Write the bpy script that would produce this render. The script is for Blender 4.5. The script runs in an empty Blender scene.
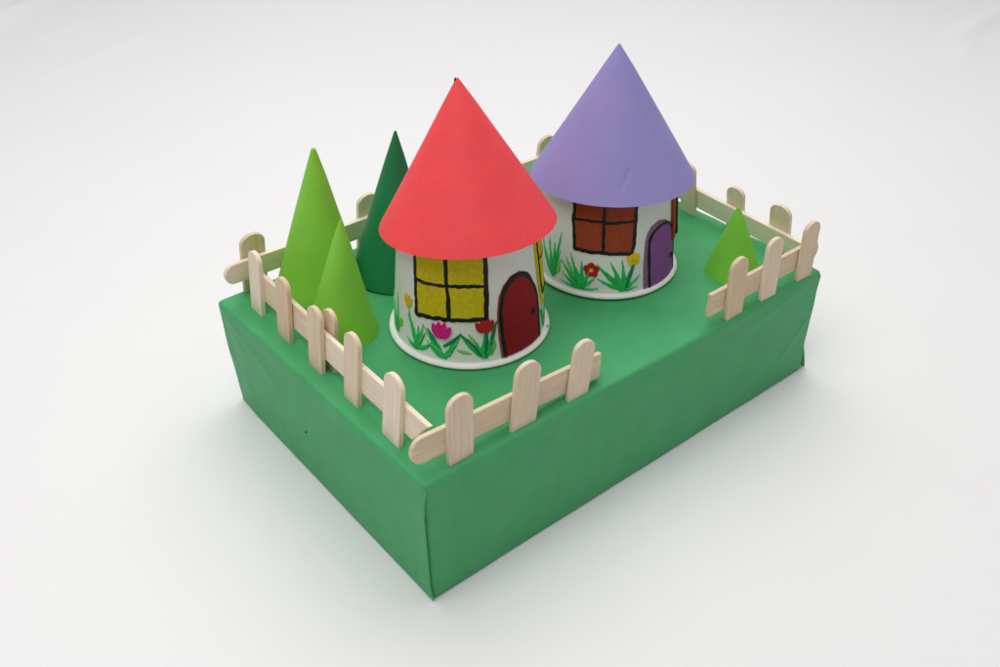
import bpy, bmesh, math, random
from mathutils import Vector, Matrix, noise
random.seed(7)
PI = math.pi
S = 0.05                      # everything below is laid out in box heights (5 cm)
L, W = 3.956, 2.712           # box length and width in box heights
scene = bpy.context.scene
COL = scene.collection

# ------------------------------------------------------------------ helpers
def tag(o, label=None, cat=None, group=None, kind=None):
    if label: o['label'] = label
    if cat: o['category'] = cat
    if group: o['group'] = group
    if kind: o['kind'] = kind
    return o

def empty(name, loc=(0, 0, 0), rot=(0, 0, 0), parent=None):
    o = bpy.data.objects.new(name, None)
    COL.objects.link(o)
    o.empty_display_size = 0.01
    o.location = loc
    o.rotation_euler = rot
    o.parent = parent
    return o

def build(name, verts, faces, mat, parent=None, smooth=True, loc=(0, 0, 0), rot=(0, 0, 0), recalc=False, sharp=None):
    me = bpy.data.meshes.new(name)
    me.from_pydata([tuple(v) for v in verts], [], faces)
    if recalc:
        bm = bmesh.new(); bm.from_mesh(me)
        bmesh.ops.recalc_face_normals(bm, faces=bm.faces)
        bm.to_mesh(me); bm.free()
    for p in me.polygons: p.use_smooth = smooth
    if sharp is not None:
        me.set_sharp_from_angle(angle=math.radians(sharp))
    me.materials.append(mat)
    o = bpy.data.objects.new(name, me)
    COL.objects.link(o)
    o.location = loc; o.rotation_euler = rot
    o.parent = parent
    return o

def grid_faces(nu, nv, close_u=False):
    f = []
    for i in range(nu if close_u else nu - 1):
        for j in range(nv - 1):
            a = i * nv + j; b = ((i + 1) % nu) * nv + j
            f.append((a, b, b + 1, a + 1))
    return f

# ------------------------------------------------------------------ materials
def new_mat(name):
    m = bpy.data.materials.new(name); m.use_nodes = True
    nt = m.node_tree; b = nt.nodes['Principled BSDF']
    return m, nt, b

def N(nt, t, **kw):
    n = nt.nodes.new(t)
    for k, v in kw.items():
        if k in n.inputs: n.inputs[k].default_value = v
        else: setattr(n, k, v)
    return n

def mixcol(nt, fac, a, b):
    m = nt.nodes.new('ShaderNodeMix'); m.data_type = 'RGBA'
    for sock, v in ((m.inputs['Factor'], fac), (m.inputs['A'], a), (m.inputs['B'], b)):
        pass
    ins = [i for i in m.inputs if i.type == 'RGBA']
    fi = m.inputs[0]
    if hasattr(fac, 'links'): nt.links.new(fac, fi)
    else: fi.default_value = fac
    for sock, v in zip(ins, (a, b)):
        if hasattr(v, 'links'): nt.links.new(v, sock)
        else: sock.default_value = (*v, 1)
    return [o for o in m.outputs if o.type == 'RGBA'][0]

def ramp(nt, src, p0, p1, v0=0.0, v1=1.0):
    r = nt.nodes.new('ShaderNodeMapRange')
    r.inputs['From Min'].default_value = p0; r.inputs['From Max'].default_value = p1
    r.inputs['To Min'].default_value = v0; r.inputs['To Max'].default_value = v1
    nt.links.new(src, r.inputs['Value'])
    return r.outputs['Result']

def coords(nt, scale=(1, 1, 1), rand=True):
    tc = nt.nodes.new('ShaderNodeTexCoord')
    mp = nt.nodes.new('ShaderNodeMapping'); mp.inputs['Scale'].default_value = scale
    nt.links.new(tc.outputs['Object'], mp.inputs['Vector'])
    if rand:
        oi = nt.nodes.new('ShaderNodeObjectInfo')
        mu = nt.nodes.new('ShaderNodeMath'); mu.operation = 'MULTIPLY'; mu.inputs[1].default_value = 37.0
        nt.links.new(oi.outputs['Random'], mu.inputs[0])
        nt.links.new(mu.outputs[0], mp.inputs['Location'])
    return mp.outputs['Vector']

def paper(name, col, var=0.10, rough=0.62, spec=0.35, fibre=900, mott=45, bump=0.08, alt=None, sheen=0.0, crumple=0.10, scuff=0.0):
    """coloured craft paper: cloudy dye, fine fibre tooth"""
    m, nt, b = new_mat(name)
    v = coords(nt)
    n1 = N(nt, 'ShaderNodeTexNoise', Scale=mott, Detail=4.0, Roughness=0.6); nt.links.new(v, n1.inputs['Vector'])
    n2 = N(nt, 'ShaderNodeTexNoise', Scale=fibre, Detail=3.0, Roughness=0.7); nt.links.new(v, n2.inputs['Vector'])
    dark = tuple(c * (1 - var) for c in col)
    lite = alt if alt else tuple(min(1, c * (1 + var)) for c in col)
    c1 = mixcol(nt, ramp(nt, n1.outputs['Fac'], 0.3, 0.7), dark, lite)
    c2 = mixcol(nt, ramp(nt, n2.outputs['Fac'], 0.35, 0.75, 0.0, 0.16), c1, tuple(c * 0.6 for c in col))
    if scuff:                                   # chalky rubbed patches and fine scratches
        vs_ = coords(nt, (1, 1, 1))
        n3 = N(nt, 'ShaderNodeTexNoise', Scale=30.0, Detail=6.0, Roughness=0.7, Distortion=0.8); nt.links.new(vs_, n3.inputs['Vector'])
        grey = tuple(0.55 * c + 0.45 * (0.22 + 0.5 * c) for c in col)
        c2 = mixcol(nt, ramp(nt, n3.outputs['Fac'], 0.48, 0.78, 0.0, scuff), c2, grey)
        n4 = N(nt, 'ShaderNodeTexNoise', Scale=260.0, Detail=2.0); nt.links.new(coords(nt, (1, 0.15, 0.6)), n4.inputs['Vector'])
        c2 = mixcol(nt, ramp(nt, n4.outputs['Fac'], 0.66, 0.78, 0.0, scuff * 0.6), c2, grey)
    nt.links.new(c2, b.inputs['Base Color'])
    b.inputs['Roughness'].default_value = rough
    b.inputs['Specular IOR Level'].default_value = spec
    if sheen:
        b.inputs['Sheen Weight'].default_value = sheen
        b.inputs['Sheen Roughness'].default_value = 0.5
    bp = N(nt, 'ShaderNodeBump', Strength=bump, Distance=0.0004)
    nt.links.new(n2.outputs['Fac'], bp.inputs['Height'])
    bp2 = N(nt, 'ShaderNodeBump', Strength=crumple, Distance=0.002)
    nt.links.new(n1.outputs['Fac'], bp2.inputs['Height'])
    nt.links.new(bp.outputs['Normal'], bp2.inputs['Normal'])
    nt.links.new(bp2.outputs['Normal'], b.inputs['Normal'])
    return m

def paint(name, col, var=0.16, rough=0.7, scale=700, alt=None):
    """hand-brushed craft paint with a grainy, slightly streaky surface"""
    m, nt, b = new_mat(name)
    v = coords(nt)
    n1 = N(nt, 'ShaderNodeTexNoise', Scale=scale, Detail=3.0, Roughness=0.7); nt.links.new(v, n1.inputs['Vector'])
    n2 = N(nt, 'ShaderNodeTexNoise', Scale=130.0, Detail=3.0); nt.links.new(v, n2.inputs['Vector'])
    c1 = mixcol(nt, ramp(nt, n1.outputs['Fac'], 0.3, 0.7), tuple(c * (1 - var) for c in col), tuple(min(1, c * (1 + var)) for c in col))
    c2 = mixcol(nt, ramp(nt, n2.outputs['Fac'], 0.45, 0.68, 0, 0.3 if alt else 0.2), c1, alt if alt else tuple(c * 0.7 for c in col))
    nt.links.new(c2, b.inputs['Base Color'])
    b.inputs['Roughness'].default_value = rough
    b.inputs['Specular IOR Level'].default_value = 0.25
    bp = N(nt, 'ShaderNodeBump', Strength=0.25, Distance=0.0004)
    nt.links.new(n1.outputs['Fac'], bp.inputs['Height'])
    nt.links.new(bp.outputs['Normal'], b.inputs['Normal'])
    return m

def wood(name, light, dark):
    """pale birch craft stick, grain along local Z"""
    m, nt, b = new_mat(name)
    v = coords(nt, (1, 1, 0.06))
    n1 = N(nt, 'ShaderNodeTexNoise', Scale=900.0, Detail=4.0, Roughness=0.65, Distortion=0.4); nt.links.new(v, n1.inputs['Vector'])
    v2 = coords(nt, (1, 1, 0.12))
    n2 = N(nt, 'ShaderNodeTexNoise', Scale=230.0, Detail=3.0); nt.links.new(v2, n2.inputs['Vector'])
    v3 = coords(nt)
    n3 = N(nt, 'ShaderNodeTexNoise', Scale=70.0, Detail=3.0); nt.links.new(v3, n3.inputs['Vector'])
    c = mixcol(nt, ramp(nt, n1.outputs['Fac'], 0.38, 0.72), light, dark)
    c = mixcol(nt, ramp(nt, n2.outputs['Fac'], 0.45, 0.75, 0, 0.55), c, tuple(0.5 * (a + bb) * 0.9 for a, bb in zip(light, dark)))
    c = mixcol(nt, ramp(nt, n3.outputs['Fac'], 0.42, 0.75, 0, 0.45), c, (light[0] * 1.02, light[1] * 0.9, light[2] * 0.86))
    oi = nt.nodes.new('ShaderNodeObjectInfo')
    hs = nt.nodes.new('ShaderNodeHueSaturation')
    nt.links.new(ramp(nt, oi.outputs['Random'], 0, 1, 0.86, 1.06), hs.inputs['Value'])
    nt.links.new(ramp(nt, oi.outputs['Random'], 0, 1, 1.25, 0.82), hs.inputs['Saturation'])
    nt.links.new(c, hs.inputs['Color'])
    nt.links.new(hs.outputs['Color'], b.inputs['Base Color'])
    b.inputs['Roughness'].default_value = 0.68
    b.inputs['Specular IOR Level'].default_value = 0.3
    bp = N(nt, 'ShaderNodeBump', Strength=0.3, Distance=0.0004)
    nt.links.new(n1.outputs['Fac'], bp.inputs['Height'])
    nt.links.new(bp.outputs['Normal'], b.inputs['Normal'])
    return m

def cloth(name, col):
    m, nt, b = new_mat(name)
    v = coords(nt, rand=False)
    n1 = N(nt, 'ShaderNodeTexNoise', Scale=9.0, Detail=4.0, Roughness=0.5); nt.links.new(v, n1.inputs['Vector'])
    n2 = N(nt, 'ShaderNodeTexNoise', Scale=1400.0, Detail=2.0); nt.links.new(v, n2.inputs['Vector'])
    c = mixcol(nt, ramp(nt, n1.outputs['Fac'], 0.3, 0.7), tuple(x * 0.985 for x in col), col)
    nt.links.new(c, b.inputs['Base Color'])
    b.inputs['Roughness'].default_value = 0.85
    b.inputs['Specular IOR Level'].default_value = 0.15
    bp = N(nt, 'ShaderNodeBump', Strength=0.05, Distance=0.0005)
    nt.links.new(n2.outputs['Fac'], bp.inputs['Height'])
    bp2 = N(nt, 'ShaderNodeBump', Strength=0.06, Distance=0.02)
    nt.links.new(n1.outputs['Fac'], bp2.inputs['Height'])
    nt.links.new(bp.outputs['Normal'], bp2.inputs['Normal'])
    nt.links.new(bp2.outputs['Normal'], b.inputs['Normal'])
    return m

M = {}
M['cloth'] = cloth('white_cloth', (0.870, 0.864, 0.866))
M['box'] = paper('green_paper', (0.058, 0.385, 0.138), var=0.07, rough=0.55, spec=0.35, mott=90, crumple=0.09, bump=0.14, scuff=0.22)
M['red'] = paper('red_paper', (0.96, 0.072, 0.080), var=0.04, mott=90, bump=0.10, crumple=0.16)
M['purple'] = paper('purple_paper', (0.290, 0.280, 0.610), var=0.05, mott=35, alt=(0.330, 0.278, 0.595), bump=0.10, crumple=0.14)
M['lime'] = paper('lime_paper', (0.255, 0.650, 0.058), var=0.05, mott=60)
M['lime2'] = paper('bright_lime_paper', (0.215, 0.640, 0.055), var=0.05, mott=60)
M['dark'] = paper('dark_green_paper', (0.012, 0.225, 0.078), var=0.08, mott=60)
M['cup'] = paper('white_cup', (0.89, 0.88, 0.865), var=0.02, rough=0.6, mott=60, bump=0.05, alt=(0.875, 0.855, 0.835))
M['rim'] = paper('white_rim', (0.89, 0.88, 0.86), var=0.02, rough=0.5, mott=80, bump=0.05)
M['wood'] = wood('birch_stick', (0.90, 0.765, 0.60), (0.77, 0.60, 0.43))
M['yellow'] = paint('yellow_paint', (0.66, 0.52, 0.010), alt=(0.63, 0.475, 0.010))
M['brick'] = paint('brick_red_paint', (0.35, 0.056, 0.020), alt=(0.30, 0.044, 0.016))
M['maroon'] = paint('maroon_paint', (0.32, 0.006, 0.016), alt=(0.25, 0.005, 0.013))
M['violet'] = paint('violet_paint', (0.30, 0.09, 0.37), alt=(0.25, 0.075, 0.31))
M['mauve'] = paint('smudged_violet_paint', (0.29, 0.13, 0.29))
M['rose'] = paint('smudged_maroon_paint', (0.36, 0.06, 0.07))
M['black'] = paint('black_paint', (0.010, 0.009, 0.010), rough=0.45)
M['leaf'] = paint('leaf_green_paint', (0.016, 0.50, 0.115), alt=(0.06, 0.60, 0.18), scale=400)
M['leafmid'] = paint('fresh_green_paint', (0.05, 0.58, 0.17), alt=(0.16, 0.62, 0.28), scale=400)
M['leafdark'] = paint('deep_green_paint', (0.006, 0.20, 0.085), alt=(0.010, 0.30, 0.09), scale=400)
M['leaflite'] = paint('light_green_paint', (0.22, 0.55, 0.12), alt=(0.40, 0.62, 0.30), scale=400)
M['pink'] = paint('pink_paint', (0.78, 0.012, 0.26), var=0.12)
M['tulipred'] = paint('red_flower_paint', (0.48, 0.018, 0.022), var=0.15)
M['gold'] = paint('gold_paint', (0.85, 0.55, 0.015), var=0.12)
M['speck'] = paint('fleck_and_tip_shade', (0.015, 0.012, 0.012))

# ------------------------------------------------------------------ setting: white cloth
def axis_samples(a, b, step, far):
    n = int((b - a) / step)
    mid = [a + (b - a) * i / n for i in range(n + 1)]
    out = []; d = step; x = a
    while x > -far:
        d *= 1.5; x -= d; out.append(x)
    lo = out[::-1]
    out = []; d = step; x = b
    while x < far:
        d *= 1.5; x += d; out.append(x)
    return lo + mid + out

def seg_dist(x, y, a, b):
    dx, dy = b[0] - a[0], b[1] - a[1]
    t = ((x - a[0]) * dx + (y - a[1]) * dy) / (dx * dx + dy * dy)
    tc = max(0.0, min(1.0, t))
    px, py = a[0] + tc * dx, a[1] + tc * dy
    s = ((x - px) * -dy + (y - py) * dx) / math.hypot(dx, dy)
    return math.hypot(x - px, y - py), s, t
CREASES = [((0.9, 13.2), (3.2, 14.95), 0.16, 0.12), ((1.2, 10.75), (3.2, 11.65), 0.10, 0.028),
           ((1.75, 12.4), (2.5, 12.75), 0.2, 0.03), ((0.6, 14.3), (2.4, 15.6), 0.2, 0.10),
           ((11.9, 3.1), (12.7, 3.35), 0.14, 0.03), ((12.7, 3.6), (14.9, 3.95), 0.16, 0.05),
           ((13.2, 2.7), (15.6, 3.3), 0.22, 0.05)]
def cloth_z(x, y):
    z = 0.0
    far = max(0.0, math.hypot(x - 2, y - 1.3) - 4.0)
    z += min(far, 8) * 0.006 * noise.noise(Vector((x * 0.35, y * 0.35, 1.7)))
    for a, b, w, h in CREASES:
        if min(abs(x - a[0]), abs(x - b[0])) > 4: continue
        d, s, t = seg_dist(x, y, a, b)
        if d < 4 * w:
            z += 1.7 * h * math.exp(-(d / w) ** 2) * (0.75 + 0.5 * noise.noise(Vector((x * 1.3, y * 1.3, 5))))
    return z
xs = axis_samples(-5.0, 17.0, 0.11, 90.0)
ys = axis_samples(-7.0, 17.0, 0.11, 90.0)
cv = [(x, y, cloth_z(x, y)) for x in xs for y in ys]
c = build('tabletop', cv, [tuple(f) for f in grid_faces(len(xs), len(ys))], M['cloth'])
tag(c, 'smooth white cloth surface with faint creases in its far corners', None, None, 'structure')
for k in ('category',):
    if k in c: del c[k]

# ------------------------------------------------------------------ the green box
box = empty('wrapped_box', (L / 2, W / 2, 0))
tag(box, 'long green paper covered box that carries both houses, the trees and the fences', 'box')
BO = Vector((L / 2, W / 2, 0))
# small unevenness of the wrapped corners: (x,y,z) corner -> offset
CORN = {(0, 0, 1): (-0.018, 0.018, 0.018), (0, 1, 1): (-0.012, 0.01, -0.018), (1, 0, 1): (0.0, 0.0, -0.006), (1, 1, 1): (0, 0, 0),
        (0, 0, 0): (0.0, 0.0, 0), (0, 1, 0): (0.035, -0.02, 0), (1, 0, 0): (-0.006, 0.0, 0), (1, 1, 0): (0, 0, 0)}
# creases pressed into the paper: (face, from, to, width, height) in the face's own (along, up) measure
FOLDS = [('near', (0.235, 0.985), (0.205, 0.70), 0.014, 0.0075), ('near', (0.10, 0.90), (0.55, 0.955), 0.035, 0.006),
         ('near', (0.80, 0.90), (1.45, 0.945), 0.030, 0.008), ('near', (1.30, 0.955), (2.05, 0.915), 0.035, -0.006),
         ('near', (2.35, 0.93), (3.10, 0.965), 0.030, 0.006), ('near', (3.05, 0.80), (3.75, 0.95), 0.045, 0.007),
         ('near', (3.45, 0.15), (3.86, 0.55), 0.030, 0.007), ('near', (1.7, 0.25), (2.5, 0.36), 0.07, -0.005),
         ('end', (0.25, 0.93), (1.10, 0.90), 0.035, 0.008), ('end', (1.25, 0.945), (2.05, 0.90), 0.032, 0.008),
         ('end', (1.95, 0.70), (2.62, 0.93), 0.040, 0.007), ('end', (1.80, 0.05), (1.95, 0.30), 0.035, 0.008),
         ('end', (2.30, 0.15), (2.66, 0.50), 0.035, 0.006), ('end', (0.5, 0.3), (1.2, 0.5), 0.08, -0.005)]
def fold_amount(face, a, b):
    t = 0.0
    for fc, p, q, w, h in FOLDS:
        if fc == face:
            d, _, _ = seg_dist(a, b, p, q)
            if d < 3 * w: t += (0.65 if fc == 'end' else 1.0) * h * math.exp(-(d / w) ** 2)
    return t
def warp(p):
    u, v, w = p.x / L, p.y / W, p.z
    d = Vector((0, 0, 0))
    for (a, b, cc), o in CORN.items():
        d += Vector(o) * ((u if a else 1 - u) * (v if b else 1 - v) * (w if cc else 1 - w))
    q = p + d
    n = noise.noise(Vector((p.x * 1.6, p.y * 1.6, p.z * 2.0))) * 0.007 + noise.noise(Vector((p.x * 5, p.y * 5, p.z * 5 + 3))) * 0.0040
    side = Vector((0, 0, 0))
    e = 0.06
    if p.x < e: side.x -= 1
    if p.x > L - e: side.x += 1
    if p.y < e: side.y -= 1
    if p.y > W - e: side.y += 1
    if p.z > 1 - e: side.z += 0.7
    if side.length > 0 and p.z > 0.02: q += side * n
    if p.y < 0.04: q.y -= fold_amount('near', p.x, p.z)
    if p.x < 0.04: q.x -= fold_amount('end', p.y, p.z)
    return q
def ticks(n_len, r, n):
    e = [0, r * 0.25, r * 0.5, r * 0.75, r]
    return e + [r + (n_len - 2 * r) * i / n for i in range(1, n)] + [n_len - x for x in e[::-1]]
def rounded_box():
    r = 0.036
    X, Y, Z = ticks(L, r, 230), ticks(W, r, 150), ticks(1.0, r, 60)
    idx, V, F = {}, [], []
    def vid(x, y, z):
        k = (round(x, 5), round(y, 5), round(z, 5))
        if k not in idx:
            p = Vector((x, y, z))
            q = Vector((min(max(x, r), L - r), min(max(y, r), W - r), min(max(z, r), 1 - r)))
            d = p - q
            if d.length > 1e-9: p = q + d.normalized() * r
            idx[k] = len(V); V.append(warp(p) - BO)
        return idx[k]
    for A, B, f in ((X, Y, lambda a, b: (a, b, 1.0)), (X, Y, lambda a, b: (a, b, 0.0)),
                    (X, Z, lambda a, b: (a, 0.0, b)), (X, Z, lambda a, b: (a, W, b)),
                    (Y, Z, lambda a, b: (0.0, a, b)), (Y, Z, lambda a, b: (L, a, b))):
        for i in range(len(A) - 1):
            for j in range(len(B) - 1):
                F.append((vid(*f(A[i], B[j])), vid(*f(A[i + 1], B[j])), vid(*f(A[i + 1], B[j + 1])), vid(*f(A[i], B[j + 1]))))
    return V, F
V, F = rounded_box()
build('body', V, F, M['box'], box, recalc=True)
# the folded end flaps: thin paper lying on both short ends, free along the upright corners
def end_flap(xf, sgn, flare, lift, lap):
    ny, nz = 150, 56
    V = []
    for layer in (0, 1):
        for i in range(ny):
            for j in range(nz):
                v = i / (ny - 1); w = j / (nz - 1)
                y = -lap + (W + lap) * v
                z = 0.006 + 0.955 * w
                off = lift * min(1.0, (1 - w) / 0.22, (0.3 + w / 0.15) if sgn < 0 else 1.0) - 0.012 * max(0, 1 - (1 - w) / 0.22)
                off += 0.013 * max(0.0, 1 - v / 0.05) * min(1.0, (1 - w) / 0.1, w / 0.15) * (1 if sgn < 0 else 0)
                off -= 0.016 * max(0.0, (v - 0.9) / 0.1)
                off += flare * max(0.0, 1 - v / 0.06) * max(0.0, 1 - w / 0.30)
                p = warp(Vector((xf, max(0.0, min(W, y)), z)))
                p.y += min(0, y) ; p.x += sgn * (off - (0.009 if layer else 0))
                V.append(p - BO)
    n = ny * nz
    f = grid_faces(ny, nz)
    F = list(f) + [tuple(n + k for k in q[::-1]) for q in f]
    rim = [i * nz for i in range(ny)] + [(ny - 1) * nz + j for j in range(1, nz)] + [i * nz + nz - 1 for i in range(ny - 2, -1, -1)] + [j for j in range(nz - 2, 0, -1)]
    for a, b in zip(rim, rim[1:] + rim[:1]): F.append((a, b, n + b, n + a))
    return V, F
V, F = end_flap(0.0, -1, 0.0, 0.008, 0.007)
build('paper_flap', V, F, M['box'], box, recalc=True, sharp=50)
V, F = end_flap(L, 1, 0.080, -0.034, 0.0)
build('paper_flap', V, F, M['box'], box, recalc=True, sharp=50)

# a dark fleck on the short near side
V = []
for i in range(12):
    for j in range(7):
        a, b = 2 * PI * i / 12, PI * j / 6
        V.append(Vector((0.005 * math.cos(b), 0.007 * math.sin(b) * math.cos(a), 0.009 * math.sin(b) * math.sin(a))))
build('ink_fleck', V, grid_faces(12, 7, True), M['speck'], box, recalc=True, loc=Vector((-0.016, 1.485, 0.475)) - BO)

# ------------------------------------------------------------------ paper cones
def cone_mesh(R, h, seam=0.0, tip=0.006, thick=0.010, nu=150, nv=40, wob=0.004, seed=0.0, dent=None):
    """a sheet rolled into a cone, its free edge lapping over the start"""
    V = []
    over = 0.28
    for layer in (0, 1):
        for i in range(nu):
            t = i / (nu - 1)
            a = seam + t * (2 * PI + over)
            lift = thick * 1.15 * t
            for j in range(nv):
                s = j / (nv - 1)
                r = tip + (R - tip) * s
                z = h * (1 - s)
                wb = wob * s * (noise.noise(Vector((math.cos(a) * 1.3 + seed, math.sin(a) * 1.3, s * 1.5))) + 0.4 * noise.noise(Vector((math.cos(a) * 4 + seed, math.sin(a) * 4, s * 4))))
                rr = r + (lift + wb) * min(1, s * 6) - (thick if layer else 0) * min(1, s * 5)
                if dent:
                    (a0, s0, a1, s1, wd, dp) = dent
                    u, v2 = ((a + PI) % (2 * PI) - PI) * r, s * math.hypot(R, h)
                    A = (a0 * r, s0 * math.hypot(R, h)); B = (a1 * r, s1 * math.hypot(R, h))
                    d, _, _ = seg_dist(u, v2, A, B)
                    if d < wd * 4: rr -= dp * math.exp(-(d / wd) ** 2)
                V.append(Vector((rr * math.cos(a), rr * math.sin(a), z + wb * 0.3 + (0.0 if not layer else -0.002 * (1 - s)))))
    n = nu * nv
    f = grid_faces(nu, nv)
    F = [q[::-1] for q in f] + [tuple(n + k for k in q) for q in f]
    for i in range(nu - 1):
        a, b = i * nv + nv - 1, (i + 1) * nv + nv - 1
        F.append((a, n + a, n + b, b))
    for i0, fl in ((0, False), ((nu - 1) * nv, True)):
        for j in range(nv - 1):
            q = (i0 + j, i0 + j + 1, n + i0 + j + 1, n + i0 + j)
            F.append(q[::-1] if fl else q)
    # closed tip
    top = len(V); V.append(Vector((0, 0, h + tip * 0.5)))
    for i in range(nu - 1): F.append((i * nv, (i + 1) * nv, top))
    return V, F

def axis_rot(ax):
    return Vector((0, 0, 1)).rotation_difference(Vector(ax).normalized()).to_euler()

RR = Vector((0.768, -0.640, 0)); FF = Vector((0.640, 0.768, 0))   # across / away as the houses face
def tree(x, y, R, h, mat, label, tilt=0.0, seam=1.0, tip=0.008, seed=0.0):
    V, F = cone_mesh(R, h, seam=seam, tip=tip, thick=0.010, wob=0.007, seed=seed)
    o = build('paper_tree', V, F, M[mat], None, loc=(x, y, 1.004), rot=axis_rot(Vector((0, 0, 1)) + RR * math.tan(tilt)), sharp=35)
    tag(o, label, 'tree', 'paper cone trees on the green box')
    return o
tree(0.697, 2.355, 0.338, 1.165, 'lime', 'tall light green paper cone tree standing behind the smaller one by the back fence', 0.058, 0.9, 0.016, 1.0)
tree(0.507, 1.734, 0.255, 0.915, 'lime', 'shorter light green paper cone tree close behind the long left picket fence', 0.07, -0.85, 0.007, 2.0)
tree(1.273, 2.166, 0.338, 1.205, 'dark', 'dark green paper cone tree half hidden behind the red roof', 0.06, 0.8, 0.008, 3.0)
tree(3.373, 0.460, 0.218, 0.575, 'lime2', 'smallest bright green paper cone tree alone beside the purple roofed house', -0.05, 1.2, 0.008, 4.0)

# ------------------------------------------------------------------ the cup houses
R0, K = 0.559, -0.075
UR = 0.53                                    # arc length per radian used for painting
def cup_r(z): return R0 + K * (z - 1.0)
def on_cup(th, z, off):
    r = cup_r(z) + off
    return Vector((r * math.cos(th), r * math.sin(th), z - 1.0))
def uv(p): return (math.radians(p[0]) * UR, p[1])
def smooth_path(pts, n, closed=False):
    P = [Vector(p) for p in pts]; out = []
    m = len(P)
    segs = m if closed else m - 1
    for i in range(segs):
        if closed: a, b, c2, d = P[(i - 1) % m], P[i], P[(i + 1) % m], P[(i + 2) % m]
        else: a, b, c2, d = P[max(i - 1, 0)], P[i], P[i + 1], P[min(i + 2, m - 1)]
        for k in range(n):
            t = k / n
            out.append(0.5 * ((2 * b) + (c2 - a) * t + (2 * a - 5 * b + 4 * c2 - d) * t * t + (3 * b - a - 3 * c2 + d) * t ** 3))
    if not closed: out.append(P[-1])
    return out
def stroke_geo(pts, wid, h, base=0.0, n=6, closed=False, wob=0.0, smooth=True):
    """a domed brush line on the cup; pts in (degrees, z), wid along the path"""
    P = [Vector(uv(p)) for p in pts]
    Q = smooth_path(P, n, closed) if smooth else P
    m = len(Q); V, F = [], []
    cs = [(-1, -0.004 / max(h, 1e-6)), (-0.95, 0.35), (-0.55, 0.85), (0, 1.0), (0.55, 0.85), (0.95, 0.35), (1, -0.004 / max(h, 1e-6))]
    for i, p in enumerate(Q):
        if closed: d = Q[(i + 1) % m] - Q[i - 1]
        else: d = Q[min(i + 1, m - 1)] - Q[max(i - 1, 0)]
        d = d.normalized() if d.length > 1e-9 else Vector((1, 0))
        nn = Vector((-d.y, d.x))
        t = i / max(1, m - 1)
        f = t * (len(wid) - 1); k = min(int(f), len(wid) - 2) if len(wid) > 1 else 0
        w = wid[0] if len(wid) == 1 else wid[k] + (wid[k + 1] - wid[k]) * (f - k)
        w *= 0.5 * (1 + wob * noise.noise(Vector((p.x * 24, p.y * 24, 2.3))))
        sh = nn * (wob * 0.008 * noise.noise(Vector((p.x * 22 + 9, p.y * 22, 0.3))))
        for a, hh in cs:
            q = p + nn * (w * a) + sh
            V.append(on_cup(q.x / UR, q.y, base + h * hh if hh > 0 else -0.004))
    nc = len(cs)
    for i in range(m if closed else m - 1):
        for j in range(nc - 1):
            a, b = i * nc + j, ((i + 1) % m) * nc + j
            F.append((a, b, b + 1, a + 1))
    if not closed:
        F.append(tuple(range(nc))[::-1]); F.append(tuple((m - 1) * nc + j for j in range(nc)))
    return V, F
def merge(gs):
    V, F = [], []
    for v, f in gs:
        n = len(V); V += v; F += [tuple(i + n for i in q) for q in f]
    return V, F
def fill_geo(pts, h, smooth_n=0, closed_uv=False):
    """a filled patch of paint on the cup; outline in (degrees, z)"""
    P = [Vector(p) if closed_uv else Vector(uv(p)) for p in pts]
    if smooth_n: P = smooth_path(P, smooth_n, True)
    bm = bmesh.new()
    vs = [bm.verts.new((p.x, p.y, 0)) for p in P]
    es = [bm.edges.new((vs[i], vs[(i + 1) % len(vs)])) for i in range(len(vs))]
    bmesh.ops.triangle_fill(bm, edges=es, use_beauty=True)
    for _ in range(4):
        long = [e for e in bm.edges if e.calc_length() > 0.05]
        if not long: break
        bmesh.ops.subdivide_edges(bm, edges=long, cuts=1)
        bmesh.ops.triangulate(bm, faces=bm.faces)
    bmesh.ops.recalc_face_normals(bm, faces=bm.faces)
    if sum(f.normal.z for f in bm.faces) < 0: bmesh.ops.reverse_faces(bm, faces=bm.faces)
    bm.verts.index_update()
    V = [on_cup(v.co.x / UR, v.co.y, h) for v in bm.verts]
    F = [tuple(v.index for v in f.verts) for f in bm.faces]
    n = len(V)
    bnd = [e for e in bm.edges if len(e.link_faces) == 1]
    low = {}
    for e in bnd:
        for v in e.verts:
            if v.index not in low:
                low[v.index] = len(V); V.append(on_cup(v.co.x / UR, v.co.y, -0.004))
    for e in bnd:
        a, b = e.verts[0].index, e.verts[1].index
        f = e.link_faces[0]; lv = [v.index for v in f.verts]
        if lv[(lv.index(a) + 1) % len(lv)] == b: a, b = b, a
        F.append((a, b, low[b], low[a]))
    bm.free()
    return V, F
def rough_line(a, b, n, amp, seed):
    out = []
    for i in range(n + 1):
        t = i / n
        out.append((a[0] + (b[0] - a[0]) * t + amp * 60 * noise.noise(Vector((t * 6 + seed, seed * 3.1, 0))), a[1] + (b[1] - a[1]) * t + amp * noise.noise(Vector((t * 6, seed * 2.3, 4)))))
    return out
def poly_line(pts, n=6, amp=0.008, seed=0):
    out = []
    for i in range(len(pts) - 1):
        seg = rough_line(pts[i], pts[i + 1], n, amp, seed + i)
        out += seg[1:] if out else seg
    return out

def lathe(prof, n=128):
    V = []
    for i in range(n):
        a = 2 * PI * i / n
        for r, z in prof: V.append(Vector((r * math.cos(a), r * math.sin(a), z)))
    return V, grid_faces(n, len(prof), True)

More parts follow.
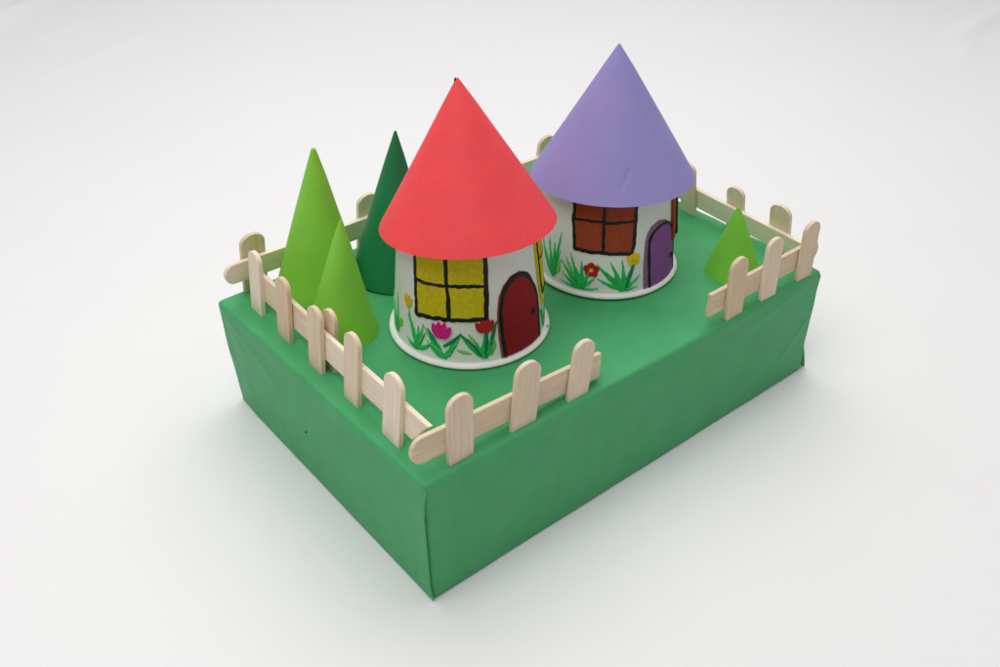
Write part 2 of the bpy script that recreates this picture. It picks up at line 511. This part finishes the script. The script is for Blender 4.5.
def house(cx, cy, label, top):
    t = empty('toy_house', (cx, cy, 1.0))
    tag(t, label, 'house', 'paper cup houses on the green box')
    prof = [(cup_r(1.0 + z), z) for z in [0.03 + (top - 0.03) * i / 10 for i in range(11)]]
    prof = prof + [(prof[-1][0] - 0.02, prof[-1][1] + 0.004), (0.001, prof[-1][1] + 0.004)]
    V, F = lathe(prof)
    build('wall', V, F, M['cup'], t, recalc=True, sharp=50)
    rim = [(0.562 + 0.030 * math.cos(b), 0.027 + 0.020 * math.sin(b)) for b in [2 * PI * i / 20 for i in range(21)]]
    V, F = lathe(rim)
    for v in V:
        v *= 1.0 + 0.004 * noise.noise(Vector((v.x * 3, v.y * 3, 0.5)))
    build('rim', V, F, M['rim'], t, recalc=True)
    return t
def window(t, mat, corners, vbar, hbar, lw, seed, label=None, hh=0.010, fill=None):
    V, F = fill_geo(fill or corners, hh * 0.6)
    w = build('window', V, F, M[mat], t, smooth=True, sharp=50)
    if label: w['label'] = label
    ring = poly_line(corners + corners[:1], 9, 0.010, seed)[:-1]
    gs = [stroke_geo(ring, [lw], hh, n=2, closed=True, wob=0.30)]
    if vbar: gs.append(stroke_geo(poly_line(vbar, 6, 0.008, seed + 7), [lw], hh * 0.93, n=2, wob=0.30))
    if hbar: gs.append(stroke_geo(poly_line(hbar, 5, 0.006, seed + 11), [lw], hh * 0.86, n=2, wob=0.30))
    V, F = merge(gs)
    build('window_bars', V, F, M['black'], w, recalc=True)
    return w
def door(t, mat, smat, outline, bleed, knob, lw, label):
    V, F = fill_geo(outline, 0.006)
    d = build('door', V, F, M[mat], t, sharp=50)
    d['label'] = label
    V, F = fill_geo(bleed, 0.004)
    build('door_surround', V, F, M[smat], d, sharp=50)
    V, F = stroke_geo(outline, lw, 0.010, n=5, wob=0.35)
    build('door_outline', V, F, M['black'], d, recalc=True)
    kp = on_cup(math.radians(knob[0]), knob[1], 0.006)
    V = []; nn = Vector((math.cos(math.radians(knob[0])), math.sin(math.radians(knob[0])), 0)); tt = Vector((-nn.y, nn.x, 0)); zz = Vector((0, 0, 1))
    for i in range(16):
        a = 2 * PI * i / 16
        for r, h in ((0.024, -0.004), (0.022, 0.007), (0.012, 0.012), (0.001, 0.013)):
            V.append(kp + tt * (r * math.cos(a)) + zz * (r * 1.1 * math.sin(a)) + nn * h)
    build('door_knob', V, grid_faces(16, 4, True), M['black'], d, recalc=True)
    return d
def blades(name, t, base, tips, mat, h0=0.003, w=0.036, label=None, bend=0.15, fat=1.2):
    """a clump of painted leaf strokes fanning from base; tips are (deg, z[, width])"""
    gs = []
    for i, tp in enumerate(tips):
        wd = (tp[2] if len(tp) > 2 else w) * fat
        b0 = (base[0] + random.uniform(-1.2, 1.2), base[1] + random.uniform(0, 0.012))
        mid = (b0[0] * 0.5 + tp[0] * 0.5, b0[1] * 0.5 + tp[1] * 0.5 - bend * abs(tp[0] - b0[0]) / 57 * 0.5)
        gs.append(stroke_geo([b0, mid, tp[:2]], [wd * 0.7, wd * 1.05, wd * 0.85, wd * 0.5, 0.002], h0 + 0.0008 * i, n=7, wob=0.3))
    V, F = merge(gs)
    o = build(name, V, F, M[mat], t, recalc=True)
    if label: o['label'] = label
    hs = []
    for i, tp in enumerate(tips):
        if i % 2: continue
        b0 = (base[0] + 0.25 * (tp[0] - base[0]) + random.uniform(-1.5, 1.5), base[1] + 0.25 * (tp[1] - base[1]) + 0.01)
        e0 = (base[0] + 0.85 * (tp[0] - base[0]) + random.uniform(-1, 1), base[1] + 0.85 * (tp[1] - base[1]))
        mid = (0.5 * (b0[0] + e0[0]) + 0.8, 0.5 * (b0[1] + e0[1]))
        hs.append(stroke_geo([b0, mid, e0], [0.003, 0.013, 0.009, 0.002], h0 + 0.0008 * len(tips) + 0.0012, n=5, wob=0.4))
    V, F = merge(hs)
    build('leaf', V, F, M['leafmid'], o, recalc=True)
    return o
def tulip(parent, c, w, h, mat, petals, seed, hgt=0.006):
    """brush-dab petals fanning from the foot of the flower; c = (deg, z) of its middle"""
    u0, v0 = uv(c); gs = []
    foot = (u0, v0 - 0.46 * h)
    rnd = random.Random(int(seed * 100))
    for k in range(petals):
        t = (k - (petals - 1) / 2) / ((petals - 1) / 2)
        a = t * 0.58 + rnd.uniform(-.06, .06)
        ln = h * (0.98 - 0.10 * abs(t)) * rnd.uniform(0.9, 1.05); wd = w * 0.30
        pts = []
        for i in range(18):
            b = 2 * PI * i / 18
            y = 0.5 * ln * (1 - math.cos(b))
            x = 0.5 * wd * math.sin(b) * (0.95 + 0.75 * y / ln - 1.25 * (y / ln) ** 3)
            pts.append((foot[0] + x * math.cos(a) + y * math.sin(a) * w / h * 0.78 + t * w * 0.10, foot[1] - x * math.sin(a) + y * math.cos(a)))
        gs.append(fill_geo(pts, hgt + 0.0007 * ((k * 2) % petals), 0, True))
    bowl = [(u0 + 0.30 * w * math.cos(2 * PI * i / 16), v0 - 0.20 * h + 0.27 * h * math.sin(2 * PI * i / 16)) for i in range(16)]
    gs.append(fill_geo(bowl, hgt - 0.0008, 0, True))
    V, F = merge(gs)
    return build('blossom', V, F, M[mat], parent, sharp=50)
def daisy(parent, c, r, mat, cmat, n=5):
    u0, v0 = uv(c); gs = []
    for k in range(n):
        a = 2 * PI * k / n + 0.4
        cu, cvv = u0 + 0.58 * r * math.cos(a), v0 + 0.58 * r * math.sin(a)
        pts = [(cu + 0.46 * r * math.cos(b) * 1.0, cvv + 0.46 * r * math.sin(b)) for b in [2 * PI * i / 14 for i in range(14)]]
        gs.append(fill_geo(pts, 0.0062 + 0.0006 * k, 0, True))
    gs.append(fill_geo([(u0 + 0.4 * r * math.cos(b), v0 + 0.4 * r * math.sin(b)) for b in [2 * PI * i / 12 for i in range(12)]], 0.0060, 0, True))
    V, F = merge(gs)
    bl = build('blossom', V, F, M[mat], parent, sharp=50)
    V, F = fill_geo([(u0 + 0.26 * r * math.cos(b), v0 + 0.26 * r * math.sin(b)) for b in [2 * PI * i / 12 for i in range(12)]], 0.0105, 0, True)
    build('flower_centre', V, F, M[cmat], parent, sharp=50)
    return bl
def roof(t, house_c, cen, ax, R, h, mat, seam, seed, dent=None, tip=0.008, nu=150, nv=40):
    V, F = cone_mesh(R, h, seam=seam, tip=tip, thick=0.007, wob=0.006, seed=seed, dent=dent, nu=nu, nv=nv)
    return build('roof', V, F, M[mat], t, loc=Vector(cen) - Vector((house_c[0], house_c[1], 1.0)), rot=axis_rot(ax), sharp=35)

# --- red roofed house
RC = (1.285, 1.216)
h1 = house(*RC, 'round white house with red cone roof, yellow windows and a maroon door', 1.02)
r1 = roof(h1, RC, (1.284, 1.217, 1.862), (0.017, 0.108, 0.994), 0.61, 0.997, 'red', 0.35, 5.0)
# solid dark blob standing in for the shade inside the rolled tip's opening
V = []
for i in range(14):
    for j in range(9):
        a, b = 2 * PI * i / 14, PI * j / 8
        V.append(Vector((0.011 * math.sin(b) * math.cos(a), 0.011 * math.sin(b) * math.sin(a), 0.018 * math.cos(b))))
build('tip_opening_shade', V, grid_faces(14, 9, True), M['speck'], r1, recalc=True, loc=-RR * 0.012 + Vector((0, 0, 0.983)))
window(h1, 'yellow', [(-174.0, 1.90), (-172.0, 1.62), (-170.5, 1.365), (-144.0, 1.392), (-115.8, 1.400), (-115.0, 1.64), (-115.8, 1.90)],
       [(-145.5, 1.90), (-145.0, 1.69), (-143.5, 1.56), (-143.2, 1.40)],
       [(-171.5, 1.628), (-154.2, 1.636), (-145.2, 1.647), (-133.6, 1.653), (-121.2, 1.65), (-115.3, 1.645)], 0.039, 1.0)
window(h1, 'yellow', [(-63.5, 1.90), (-59.8, 1.66), (-58.0, 1.50), (-54.5, 1.37), (-30, 1.38), (-6, 1.39), (-5, 1.65), (-5, 1.90)],
       [(-33, 1.90), (-32, 1.64), (-31, 1.39)], [(-59, 1.665), (-50, 1.65), (-32, 1.64), (-6, 1.645)], 0.030, 3.0, hh=0.016,
       fill=[(-67, 1.90), (-64.5, 1.66), (-62.5, 1.50), (-59, 1.345), (-30, 1.38), (-6, 1.39), (-5, 1.65), (-5, 1.90)])
dl = [(-101.0, 1.058), (-103.4, 1.24), (-104.0, 1.42), (-102.5, 1.52), (-99.5, 1.592), (-94.0, 1.645), (-85.6, 1.658), (-77.4, 1.618), (-71.3, 1.535), (-66.5, 1.445), (-64.5, 1.345), (-64.0, 1.20), (-64.0, 1.06)]
door(h1, 'maroon', 'rose', dl, [(-100.6, 1.055), (-104.6, 1.055), (-106.6, 1.24), (-107.2, 1.42), (-105.6, 1.54), (-101.6, 1.62), (-95.0, 1.676), (-85.6, 1.688), (-85.6, 1.658), (-94, 1.645), (-99.5, 1.592), (-102.5, 1.52), (-104.0, 1.42), (-103.4, 1.24)],
     (-72.6, 1.316), [0.034, 0.036, 0.040, 0.048, 0.046, 0.032, 0.036, 0.044], 'maroon arched door with black outline')
# painted flowers, left to right round the wall
g = blades('painted_grass', h1, (164.5, 1.088), [(158, 1.24), (161.6, 1.40), (153, 1.29), (150, 1.20), (141, 1.30)], 'leaf', w=0.034)
V, F = stroke_geo([(165, 1.10), (167.5, 1.17), (170.5, 1.215), (171, 1.165)], [0.02, 0.05, 0.055, 0.01], 0.0028, n=6, wob=0.4)
build('leaf', V, F, M['leaflite'], g, recalc=True)
f1 = blades('painted_tulip', h1, (-170.0, 1.084), [(-180.6, 1.37, 0.022), (-179.0, 1.35, 0.030), (-181.5, 1.13, 0.030), (-176.0, 1.29, 0.03), (-173, 1.24, 0.03), (-164, 1.30, 0.020), (-162, 1.24, 0.030), (-156.5, 1.175, 0.032), (-168.5, 1.27, 0.026)], 'leaf', w=0.032)
f1['label'] = 'painted yellow tulip with long green leaves'
tulip(f1, (-180.6, 1.425), 0.090, 0.115, 'gold', 4, 0.3)
V, F = stroke_geo([(-169, 1.10), (-165.5, 1.20), (-164.5, 1.275)], [0.012, 0.016, 0.003], 0.0085, n=6)
build('leaf', V, F, M['leaflite'], f1, recalc=True)
f2 = blades('painted_tulip', h1, (-145.5, 1.076), [(-160.8, 1.285, 0.030), (-165.0, 1.305, 0.024), (-161.5, 1.19, 0.034), (-158.5, 1.145, 0.034), (-134.0, 1.29, 0.034), (-139.0, 1.24, 0.028), (-141, 1.15, 0.028)], 'leaf', w=0.034)
f2['label'] = 'painted pink tulip with green leaves'
V, F = merge([stroke_geo([(-150.3, 1.16), (-156.0, 1.225), (-160.6, 1.283)], [0.016, 0.030, 0.003], 0.0100, n=7), stroke_geo([(-147, 1.17), (-140, 1.225), (-134.2, 1.286)], [0.02, 0.026, 0.004], 0.0100, n=7)])
build('leaf', V, F, M['leafdark'], f2, recalc=True)
tulip(f2, (-149.0, 1.300), 0.150, 0.145, 'pink', 4, 1.1, 0.0125)
f3 = blades('painted_tulip', h1, (-117.3, 1.078), [(-135.5, 1.290, 0.034), (-129.5, 1.255, 0.030), (-124.5, 1.235, 0.024), (-116.0, 1.31, 0.050), (-107.4, 1.372, 0.036), (-110.7, 1.150, 0.020), (-112.5, 1.19, 0.024)], 'leaf', w=0.034)
f3['label'] = 'painted red tulip with green leaves'
V, F = merge([stroke_geo([(-119.5, 1.10), (-125.5, 1.19), (-135.2, 1.286)], [0.014, 0.024, 0.003], 0.0102, n=7), stroke_geo([(-116.5, 1.10), (-116.0, 1.20), (-115.6, 1.30)], [0.022, 0.030, 0.02], 0.0102, n=7), stroke_geo([(-113.5, 1.19), (-110.2, 1.28), (-107.6, 1.365)], [0.02, 0.026, 0.004], 0.0110, n=7)])
build('leaf', V, F, M['leafdark'], f3, recalc=True)
V, F = merge([stroke_geo([(-126.5, 1.125), (-132, 1.135), (-137.5, 1.16)], [0.01, 0.036, 0.01], 0.0026, n=6, wob=0.5), stroke_geo([(-121, 1.17), (-125.5, 1.235), (-129, 1.285)], [0.012, 0.024, 0.004], 0.0026, n=6), stroke_geo([(-112.5, 1.10), (-110.5, 1.17), (-109.6, 1.22)], [0.03, 0.04, 0.01], 0.0024, n=6, wob=0.5)])
build('leaf', V, F, M['leaflite'], f3, recalc=True)
tulip(f3, (-116.6, 1.348), 0.135, 0.122, 'tulipred', 4, 2.0, 0.0125)
f4 = blades('painted_tulip', h1, (-53.0, 1.075), [(-60.0, 1.27, 0.030), (-56.0, 1.30, 0.030), (-45, 1.26, 0.030), (-40, 1.20, 0.026)], 'leaf', w=0.032)
f4['label'] = 'painted yellow tulip beside the door'
tulip(f4, (-54.5, 1.315), 0.08, 0.12, 'gold', 3, 0.9)
# two drips of green paint on the rim
V = []
F = []
for k, (dg, zz0, sz) in enumerate([(-49.5, 0.046, 0.012), (-46.5, 0.034, 0.008)]):
    th = math.radians(dg); n0 = len(V)
    cc = Vector(((0.580) * math.cos(th), 0.580 * math.sin(th), zz0)); tt = Vector((-math.sin(th), math.cos(th), 0))
    for i in range(12):
        for j in range(7):
            a, b = 2 * PI * i / 12, PI * j / 6
            V.append(cc + tt * (sz * 1.3 * math.sin(b) * math.cos(a)) + Vector((0, 0, 1)) * (sz * math.sin(b) * math.sin(a)) + Vector((math.cos(th), math.sin(th), 0)) * (0.005 * math.cos(b)))
    F += [tuple(n0 + q for q in f) for f in grid_faces(12, 7, True)]
build('leaf', V, F, M['leaf'], f4, recalc=True)

# --- purple roofed house
PC = (2.672, 1.219)
h2 = house(*PC, 'round white house with purple cone roof, brick red windows and a violet door', 0.93)
ang = -2.04
r2 = roof(h2, PC, (2.688, 1.207, 1.793), (0.029, 0.054, 0.998), 0.625, 0.990, 'purple', 0.5, 8.0,
          dent=(-2.25, 0.885, -2.14, 0.78, 0.019, 0.0065), nu=420, nv=110)
window(h2, 'brick', [(-165.0, 1.90), (-164.0, 1.60), (-161.0, 1.395), (-149.3, 1.391), (-136.5, 1.396), (-113.6, 1.386), (-112.3, 1.45), (-112.0, 1.64), (-111.8, 1.90)],
       [(-138.0, 1.90), (-138.3, 1.645), (-137.8, 1.52), (-137.0, 1.40)],
       [(-163.3, 1.630), (-151.3, 1.644), (-138.3, 1.643), (-121.5, 1.642), (-112.7, 1.645)], 0.035, 5.0)
window(h2, 'brick', [(-58.5, 1.90), (-57.0, 1.62), (-55.0, 1.36), (-30, 1.38), (-8, 1.39), (-6, 1.65), (-5, 1.90)],
       [(-33, 1.90), (-32, 1.64), (-31, 1.39)], [(-56.5, 1.63), (-48, 1.65), (-32, 1.64), (-6, 1.645)], 0.030, 7.0, hh=0.034,
       fill=[(-68, 1.90), (-66.5, 1.62), (-64, 1.325), (-30, 1.38), (-8, 1.39), (-6, 1.65), (-5, 1.90)])
dl2 = [(-94.6, 1.035), (-96.4, 1.233), (-97.3, 1.42), (-96.0, 1.470), (-92.5, 1.512), (-84.3, 1.543), (-74.6, 1.530), (-65.0, 1.455), (-58.5, 1.34), (-57.0, 1.24), (-56.5, 1.10), (-56.5, 1.04)]
door(h2, 'violet', 'mauve', dl2, [(-94.8, 1.035), (-101.2, 1.037), (-102.4, 1.25), (-101.6, 1.45), (-100.0, 1.51), (-96.3, 1.563), (-87.9, 1.593), (-78.0, 1.570), (-72.0, 1.525), (-84.3, 1.543), (-92.5, 1.512), (-96.0, 1.470), (-97.3, 1.42), (-96.4, 1.233)],
     (-65.5, 1.21), [0.032, 0.032, 0.034, 0.032, 0.030, 0.034, 0.046, 0.052], 'violet arched door with black outline')
g = blades('painted_grass', h2, (-180.2, 1.080), [(-189.4, 1.40, 0.030), (-174.9, 1.49, 0.032), (-193.5, 1.26, 0.030), (-174.0, 1.335, 0.024), (-181.5, 1.37, 0.030), (-178.5, 1.30, 0.030), (-200, 1.35, 0.026)], 'leaf', w=0.034)
V, F = stroke_geo([(-178.8, 1.10), (-175.5, 1.17), (-173.5, 1.255)], [0.02, 0.044, 0.006], 0.0026, n=6, wob=0.5)
build('leaf', V, F, M['leaflite'], g, recalc=True)
g = blades('painted_daisy', h2, (-152.0, 1.066), [(-173.3, 1.265, 0.030), (-164.7, 1.35, 0.028), (-168.5, 1.30, 0.026), (-154.0, 1.305, 0.030), (-171.3, 1.165, 0.026), (-171.9, 1.090, 0.022), (-142.2, 1.176, 0.026), (-138.9, 1.092, 0.018), (-147.5, 1.225, 0.036), (-159, 1.24, 0.05), (-157, 1.16, 0.07)], 'leaf', w=0.032, bend=0.05)
g['label'] = 'painted red daisy in a clump of green leaves'
daisy(g, (-145.6, 1.240), 0.060, 'tulipred', 'gold')
g = blades('painted_daisy', h2, (-118.5, 1.070), [(-142.0, 1.300, 0.032), (-131.0, 1.325, 0.030), (-121.3, 1.337, 0.032), (-111.0, 1.300, 0.036), (-105.0, 1.186, 0.028), (-140.6, 1.176, 0.030), (-107.2, 1.092, 0.018), (-127, 1.20, 0.05), (-124, 1.14, 0.06)], 'leaf', w=0.032, bend=0.05)
g['label'] = 'painted yellow daisy in a clump of green leaves'
V, F = stroke_geo([(-117.0, 1.10), (-114.0, 1.20), (-111.3, 1.29)], [0.02, 0.032, 0.02], 0.0125, n=7)
build('leaf', V, F, M['leafdark'], g, recalc=True)
daisy(g, (-111.8, 1.334), 0.056, 'gold', 'yellow')

# ------------------------------------------------------------------ craft stick fences
TH = 0.036
def stick_geo(w, z0, z1, round_top=True, round_bot=False, cut=0.0, seed=0.0, flat=0.86):
    """craft stick along local Z, its flat face on local XZ; cut slants the lower end"""
    pts = []
    def arc(zc, sgn):
        return [(w / 2 * math.cos(a), zc + sgn * flat * w / 2 * math.sin(a)) for a in [PI * i / 14 for i in range(15)]]
    if round_top: up = arc(z1 - flat * w / 2, 1)
    else: up = [(w / 2, z1 + random.uniform(-.006, .006)), (w / 6, z1 + random.uniform(-.006, .006)), (-w / 6, z1 + random.uniform(-.006, .006)), (-w / 2, z1 + random.uniform(-.006, .006))]
    if round_bot: dn = [(-x, z) for x, z in arc(z0 + flat * w / 2, -1)]
    else: dn = [(-w / 2, z0 - cut / 2), (-w / 6, z0 - cut / 6 + 0.006), (w / 6, z0 + cut / 6 - 0.004), (w / 2, z0 + cut / 2)]
    side_r = [(w / 2, dn[-1][1] + (up[0][1] - dn[-1][1]) * i / 8) for i in range(1, 8)]
    side_l = [(-w / 2, up[-1][1] + (dn[0][1] - up[-1][1]) * i / 8) for i in range(1, 8)]
    ring = side_r + up + side_l + dn
    ring = [(x * (1 + 0.012 * noise.noise(Vector((z * 3, seed, 0.2)))), z) for x, z in ring]
    n = len(ring); V = []
    cz = 0.5 * (z0 + z1)
    def sc(x, z, k): return (x * k, cz + (z - cz) * (1 - (1 - k) * w / (z1 - z0)))
    layers = [(-TH / 2, 0.968), (-TH / 2 * 0.82, 1.0), (TH / 2 * 0.82, 1.0), (TH / 2, 0.968)]
    for yy, k in layers:
        for x, z in ring:
            a, b = sc(x, z, k)
            bow = 0.010 * noise.noise(Vector((b * 1.2, seed * 1.7, 3)))
            V.append(Vector((a, yy + bow, b)))
    F = []
    for l in range(3):
        for i in range(n):
            j = (i + 1) % n
            F.append((l * n + i, l * n + j, (l + 1) * n + j, (l + 1) * n + i))
    F.append(tuple(range(n))[::-1]); F.append(tuple(3 * n + i for i in range(n)))
    return V, F
def fence(label, origin, direction, inn, lean, pickets, rails, inner=()):
    """pickets: (along, width, height, roll_deg); rails: (start, end, width, height, slope_deg, left_end, right_end)"""
    rz = math.atan2(direction[1], direction[0])
    t = empty('picket_fence', origin, (-inn * math.radians(lean), 0, rz))
    tag(t, label, 'fence', 'craft stick picket fences round the box')
    for k, (x, w, h, roll) in enumerate(pickets):
        V, F = stick_geo(w, -0.015, h, seed=x * 3.3 + origin[0])
        build('picket', V, F, M['wood'], t, smooth=True, sharp=35, loc=(x, random.uniform(-.003, .003), 0), rot=(0, math.radians(roll), math.radians(random.uniform(-1, 1))), recalc=True)
    for (a, b, w, z, sl, le, re) in rails:
        ln = b - a
        # local Z of the rail runs along the fence
        V, F = stick_geo(w, -ln / 2, ln / 2, round_top=(re == 'round'), round_bot=(le == 'round'), cut=le if isinstance(le, float) else 0.0, seed=a * 2.1 + 4)
        build('rail', V, F, M['wood'], t, smooth=True, sharp=35, loc=((a + b) / 2, inn * (TH + 0.003), z), rot=(0, math.radians(90 + sl), 0), recalc=True)
    for (x, w, h, roll) in inner:
        V, F = stick_geo(w, -0.015, h, seed=x * 1.3 + 9)
        build('picket', V, F, M['wood'], t, smooth=True, sharp=35, loc=(x, inn * (2 * TH + 0.006), 0), rot=(0, math.radians(roll), 0), recalc=True)
    return t
# long left side, leaning in a little
fence('long picket fence with five outer pickets along the left edge, beside the light green trees', (0.0745, 0, 0.992), (0.0386, 1), -1, 5.0,
      [(2.375, 0.175, 0.495, 0.8), (1.930, 0.180, 0.500, -0.5), (1.462, 0.180, 0.500, 0.5), (0.992, 0.180, 0.545, 0), (0.505, 0.200, 0.520, -0.8)],
      [(1.450, 2.540, 0.205, 0.222, 0.6, 0.0, 'cut'), (0.235, 1.444, 0.205, 0.226, 0.6, 0.17, 'cut')],
      [(1.415, 0.16, 0.48, 0)])
fence('short picket fence of three pickets at the nearest corner, before the red roofed house', (0, 0.080, 0.998), (1, 0), 1, 1.0,
      [(0.315, 0.192, 0.512, 1.2), (0.820, 0.205, 0.500, 6.0), (1.300, 0.180, 0.445, 8.0)],
      [(-0.030, 1.540, 0.195, 0.180, 3.0, 'round', 'cut')])
fence('short picket fence of three pickets before the smallest bright green tree', (0, 0.046, 0.998), (1, 0.0), 1, 1.0,
      [(2.880, 0.188, 0.505, -1.5), (3.285, 0.175, 0.515, 0), (3.735, 0.175, 0.500, 0)],
      [(2.615, 3.925, 0.190, 0.180, 0.0, 0.0, 'round')])
fence('picket fence along the far right end, running behind the purple roofed house', (3.935, 0, 0.985), (0, 1), 1, 10.0,
      [(0.430, 0.195, 0.465, 0), (0.890, 0.172, 0.440, 0), (1.66, 0.190, 0.45, 0), (2.16, 0.190, 0.45, 0)],
      [(0.110, 1.360, 0.185, 0.165, -2.4, 0.0, 'cut'), (1.366, 2.60, 0.185, 0.192, 0.0, 0.0, 'cut')],
      [(1.345, 0.16, 0.53, 0)])
fence('long picket fence along the rear edge, behind the tall and dark green trees', (0, 2.678, 0.985), (1, 0), -1, 8.0,
      [(0.312, 0.200, 0.520, 0), (0.83, 0.190, 0.50, 0), (1.352, 0.195, 0.510, 0), (1.86, 0.190, 0.50, 0), (2.28, 0.190, 0.49, 0), (2.69, 0.190, 0.48, 0), (3.30, 0.190, 0.455, 0)],
      [(0.045, 2.10, 0.180, 0.235, 0.9, 'round', 'cut'), (2.106, 3.86, 0.180, 0.205, 0.9, 0.0, 'cut')])

# ------------------------------------------------------------------ camera
cam = bpy.data.cameras.new('camera')
co = bpy.data.objects.new('camera', cam); COL.objects.link(co)
yaw, pit, roll = 0.873242594, -0.616804425, 0.00550217
f = Vector((math.cos(pit) * math.cos(yaw), math.cos(pit) * math.sin(yaw), math.sin(pit)))
r = f.cross(Vector((0, 0, 1))).normalized(); u = r.cross(f)
r2v = r * math.cos(roll) + u * math.sin(roll); u2v = u * math.cos(roll) - r * math.sin(roll)
mw = Matrix((r2v, u2v, -f)).transposed().to_4x4()
mw.translation = Vector((-2.48779656, -3.63721872, 5.26518094))
co.matrix_world = mw
cam.sensor_width = 36.0
cam.lens = 1008.79 / 1000 * 36.0
cam.clip_start = 0.01; cam.clip_end = 50
scene.camera = co

# ------------------------------------------------------------------ studio light
def area(name, loc, target, size, power, col=(1, 1, 1)):
    l = bpy.data.lights.new(name, 'AREA'); l.shape = 'RECTANGLE'; l.size = size[0] * S; l.size_y = size[1] * S
    l.energy = power; l.color = col
    o = bpy.data.objects.new(name, l); COL.objects.link(o)
    o.location = loc
    d = Vector(target) - Vector(loc)
    o.rotation_euler = d.to_track_quat('-Z', 'Y').to_euler()
    return o
area('softbox', (6.4, 6.6, 14.0), (3.6, 3.2, 0), (14, 12), 2.45)
area('front_softbox', (-3.4, -0.2, 12.5), (2, 1.3, 0.8), (7, 7), 1.50)

w = bpy.data.worlds.new('World'); scene.world = w; w.use_nodes = True
bg = w.node_tree.nodes['Background']
# a pale studio: lighter overhead and behind the model, dimmer on the camera's side
wn = w.node_tree
bg.inputs['Color'].default_value = (1.0, 0.985, 0.98, 1)
tcw = wn.nodes.new('ShaderNodeTexCoord')
dp = wn.nodes.new('ShaderNodeVectorMath'); dp.operation = 'DOT_PRODUCT'; dp.inputs[1].default_value = (0.40, 0.48, 0.78)
wn.links.new(tcw.outputs['Generated'], dp.inputs[0])
wn.links.new(ramp(wn, dp.outputs['Value'], -0.25, 0.9, 0.16, 0.66), bg.inputs['Strength'])

# ------------------------------------------------------------------ to real size (1 box height = 5 cm)
done = set()
for o in list(scene.objects):
    o.location = o.location * S
    if o.type == 'MESH' and o.data.name not in done:
        done.add(o.data.name)
        o.data.transform(Matrix.Scale(S, 4))

vs = scene.view_settings
vs.view_transform = 'Standard'; vs.look = 'None'; vs.exposure = 0.0; vs.gamma = 1.0
scene.render.engine = 'CYCLES'
scene.cycles.max_bounces = 8
scene.cycles.diffuse_bounces = 5
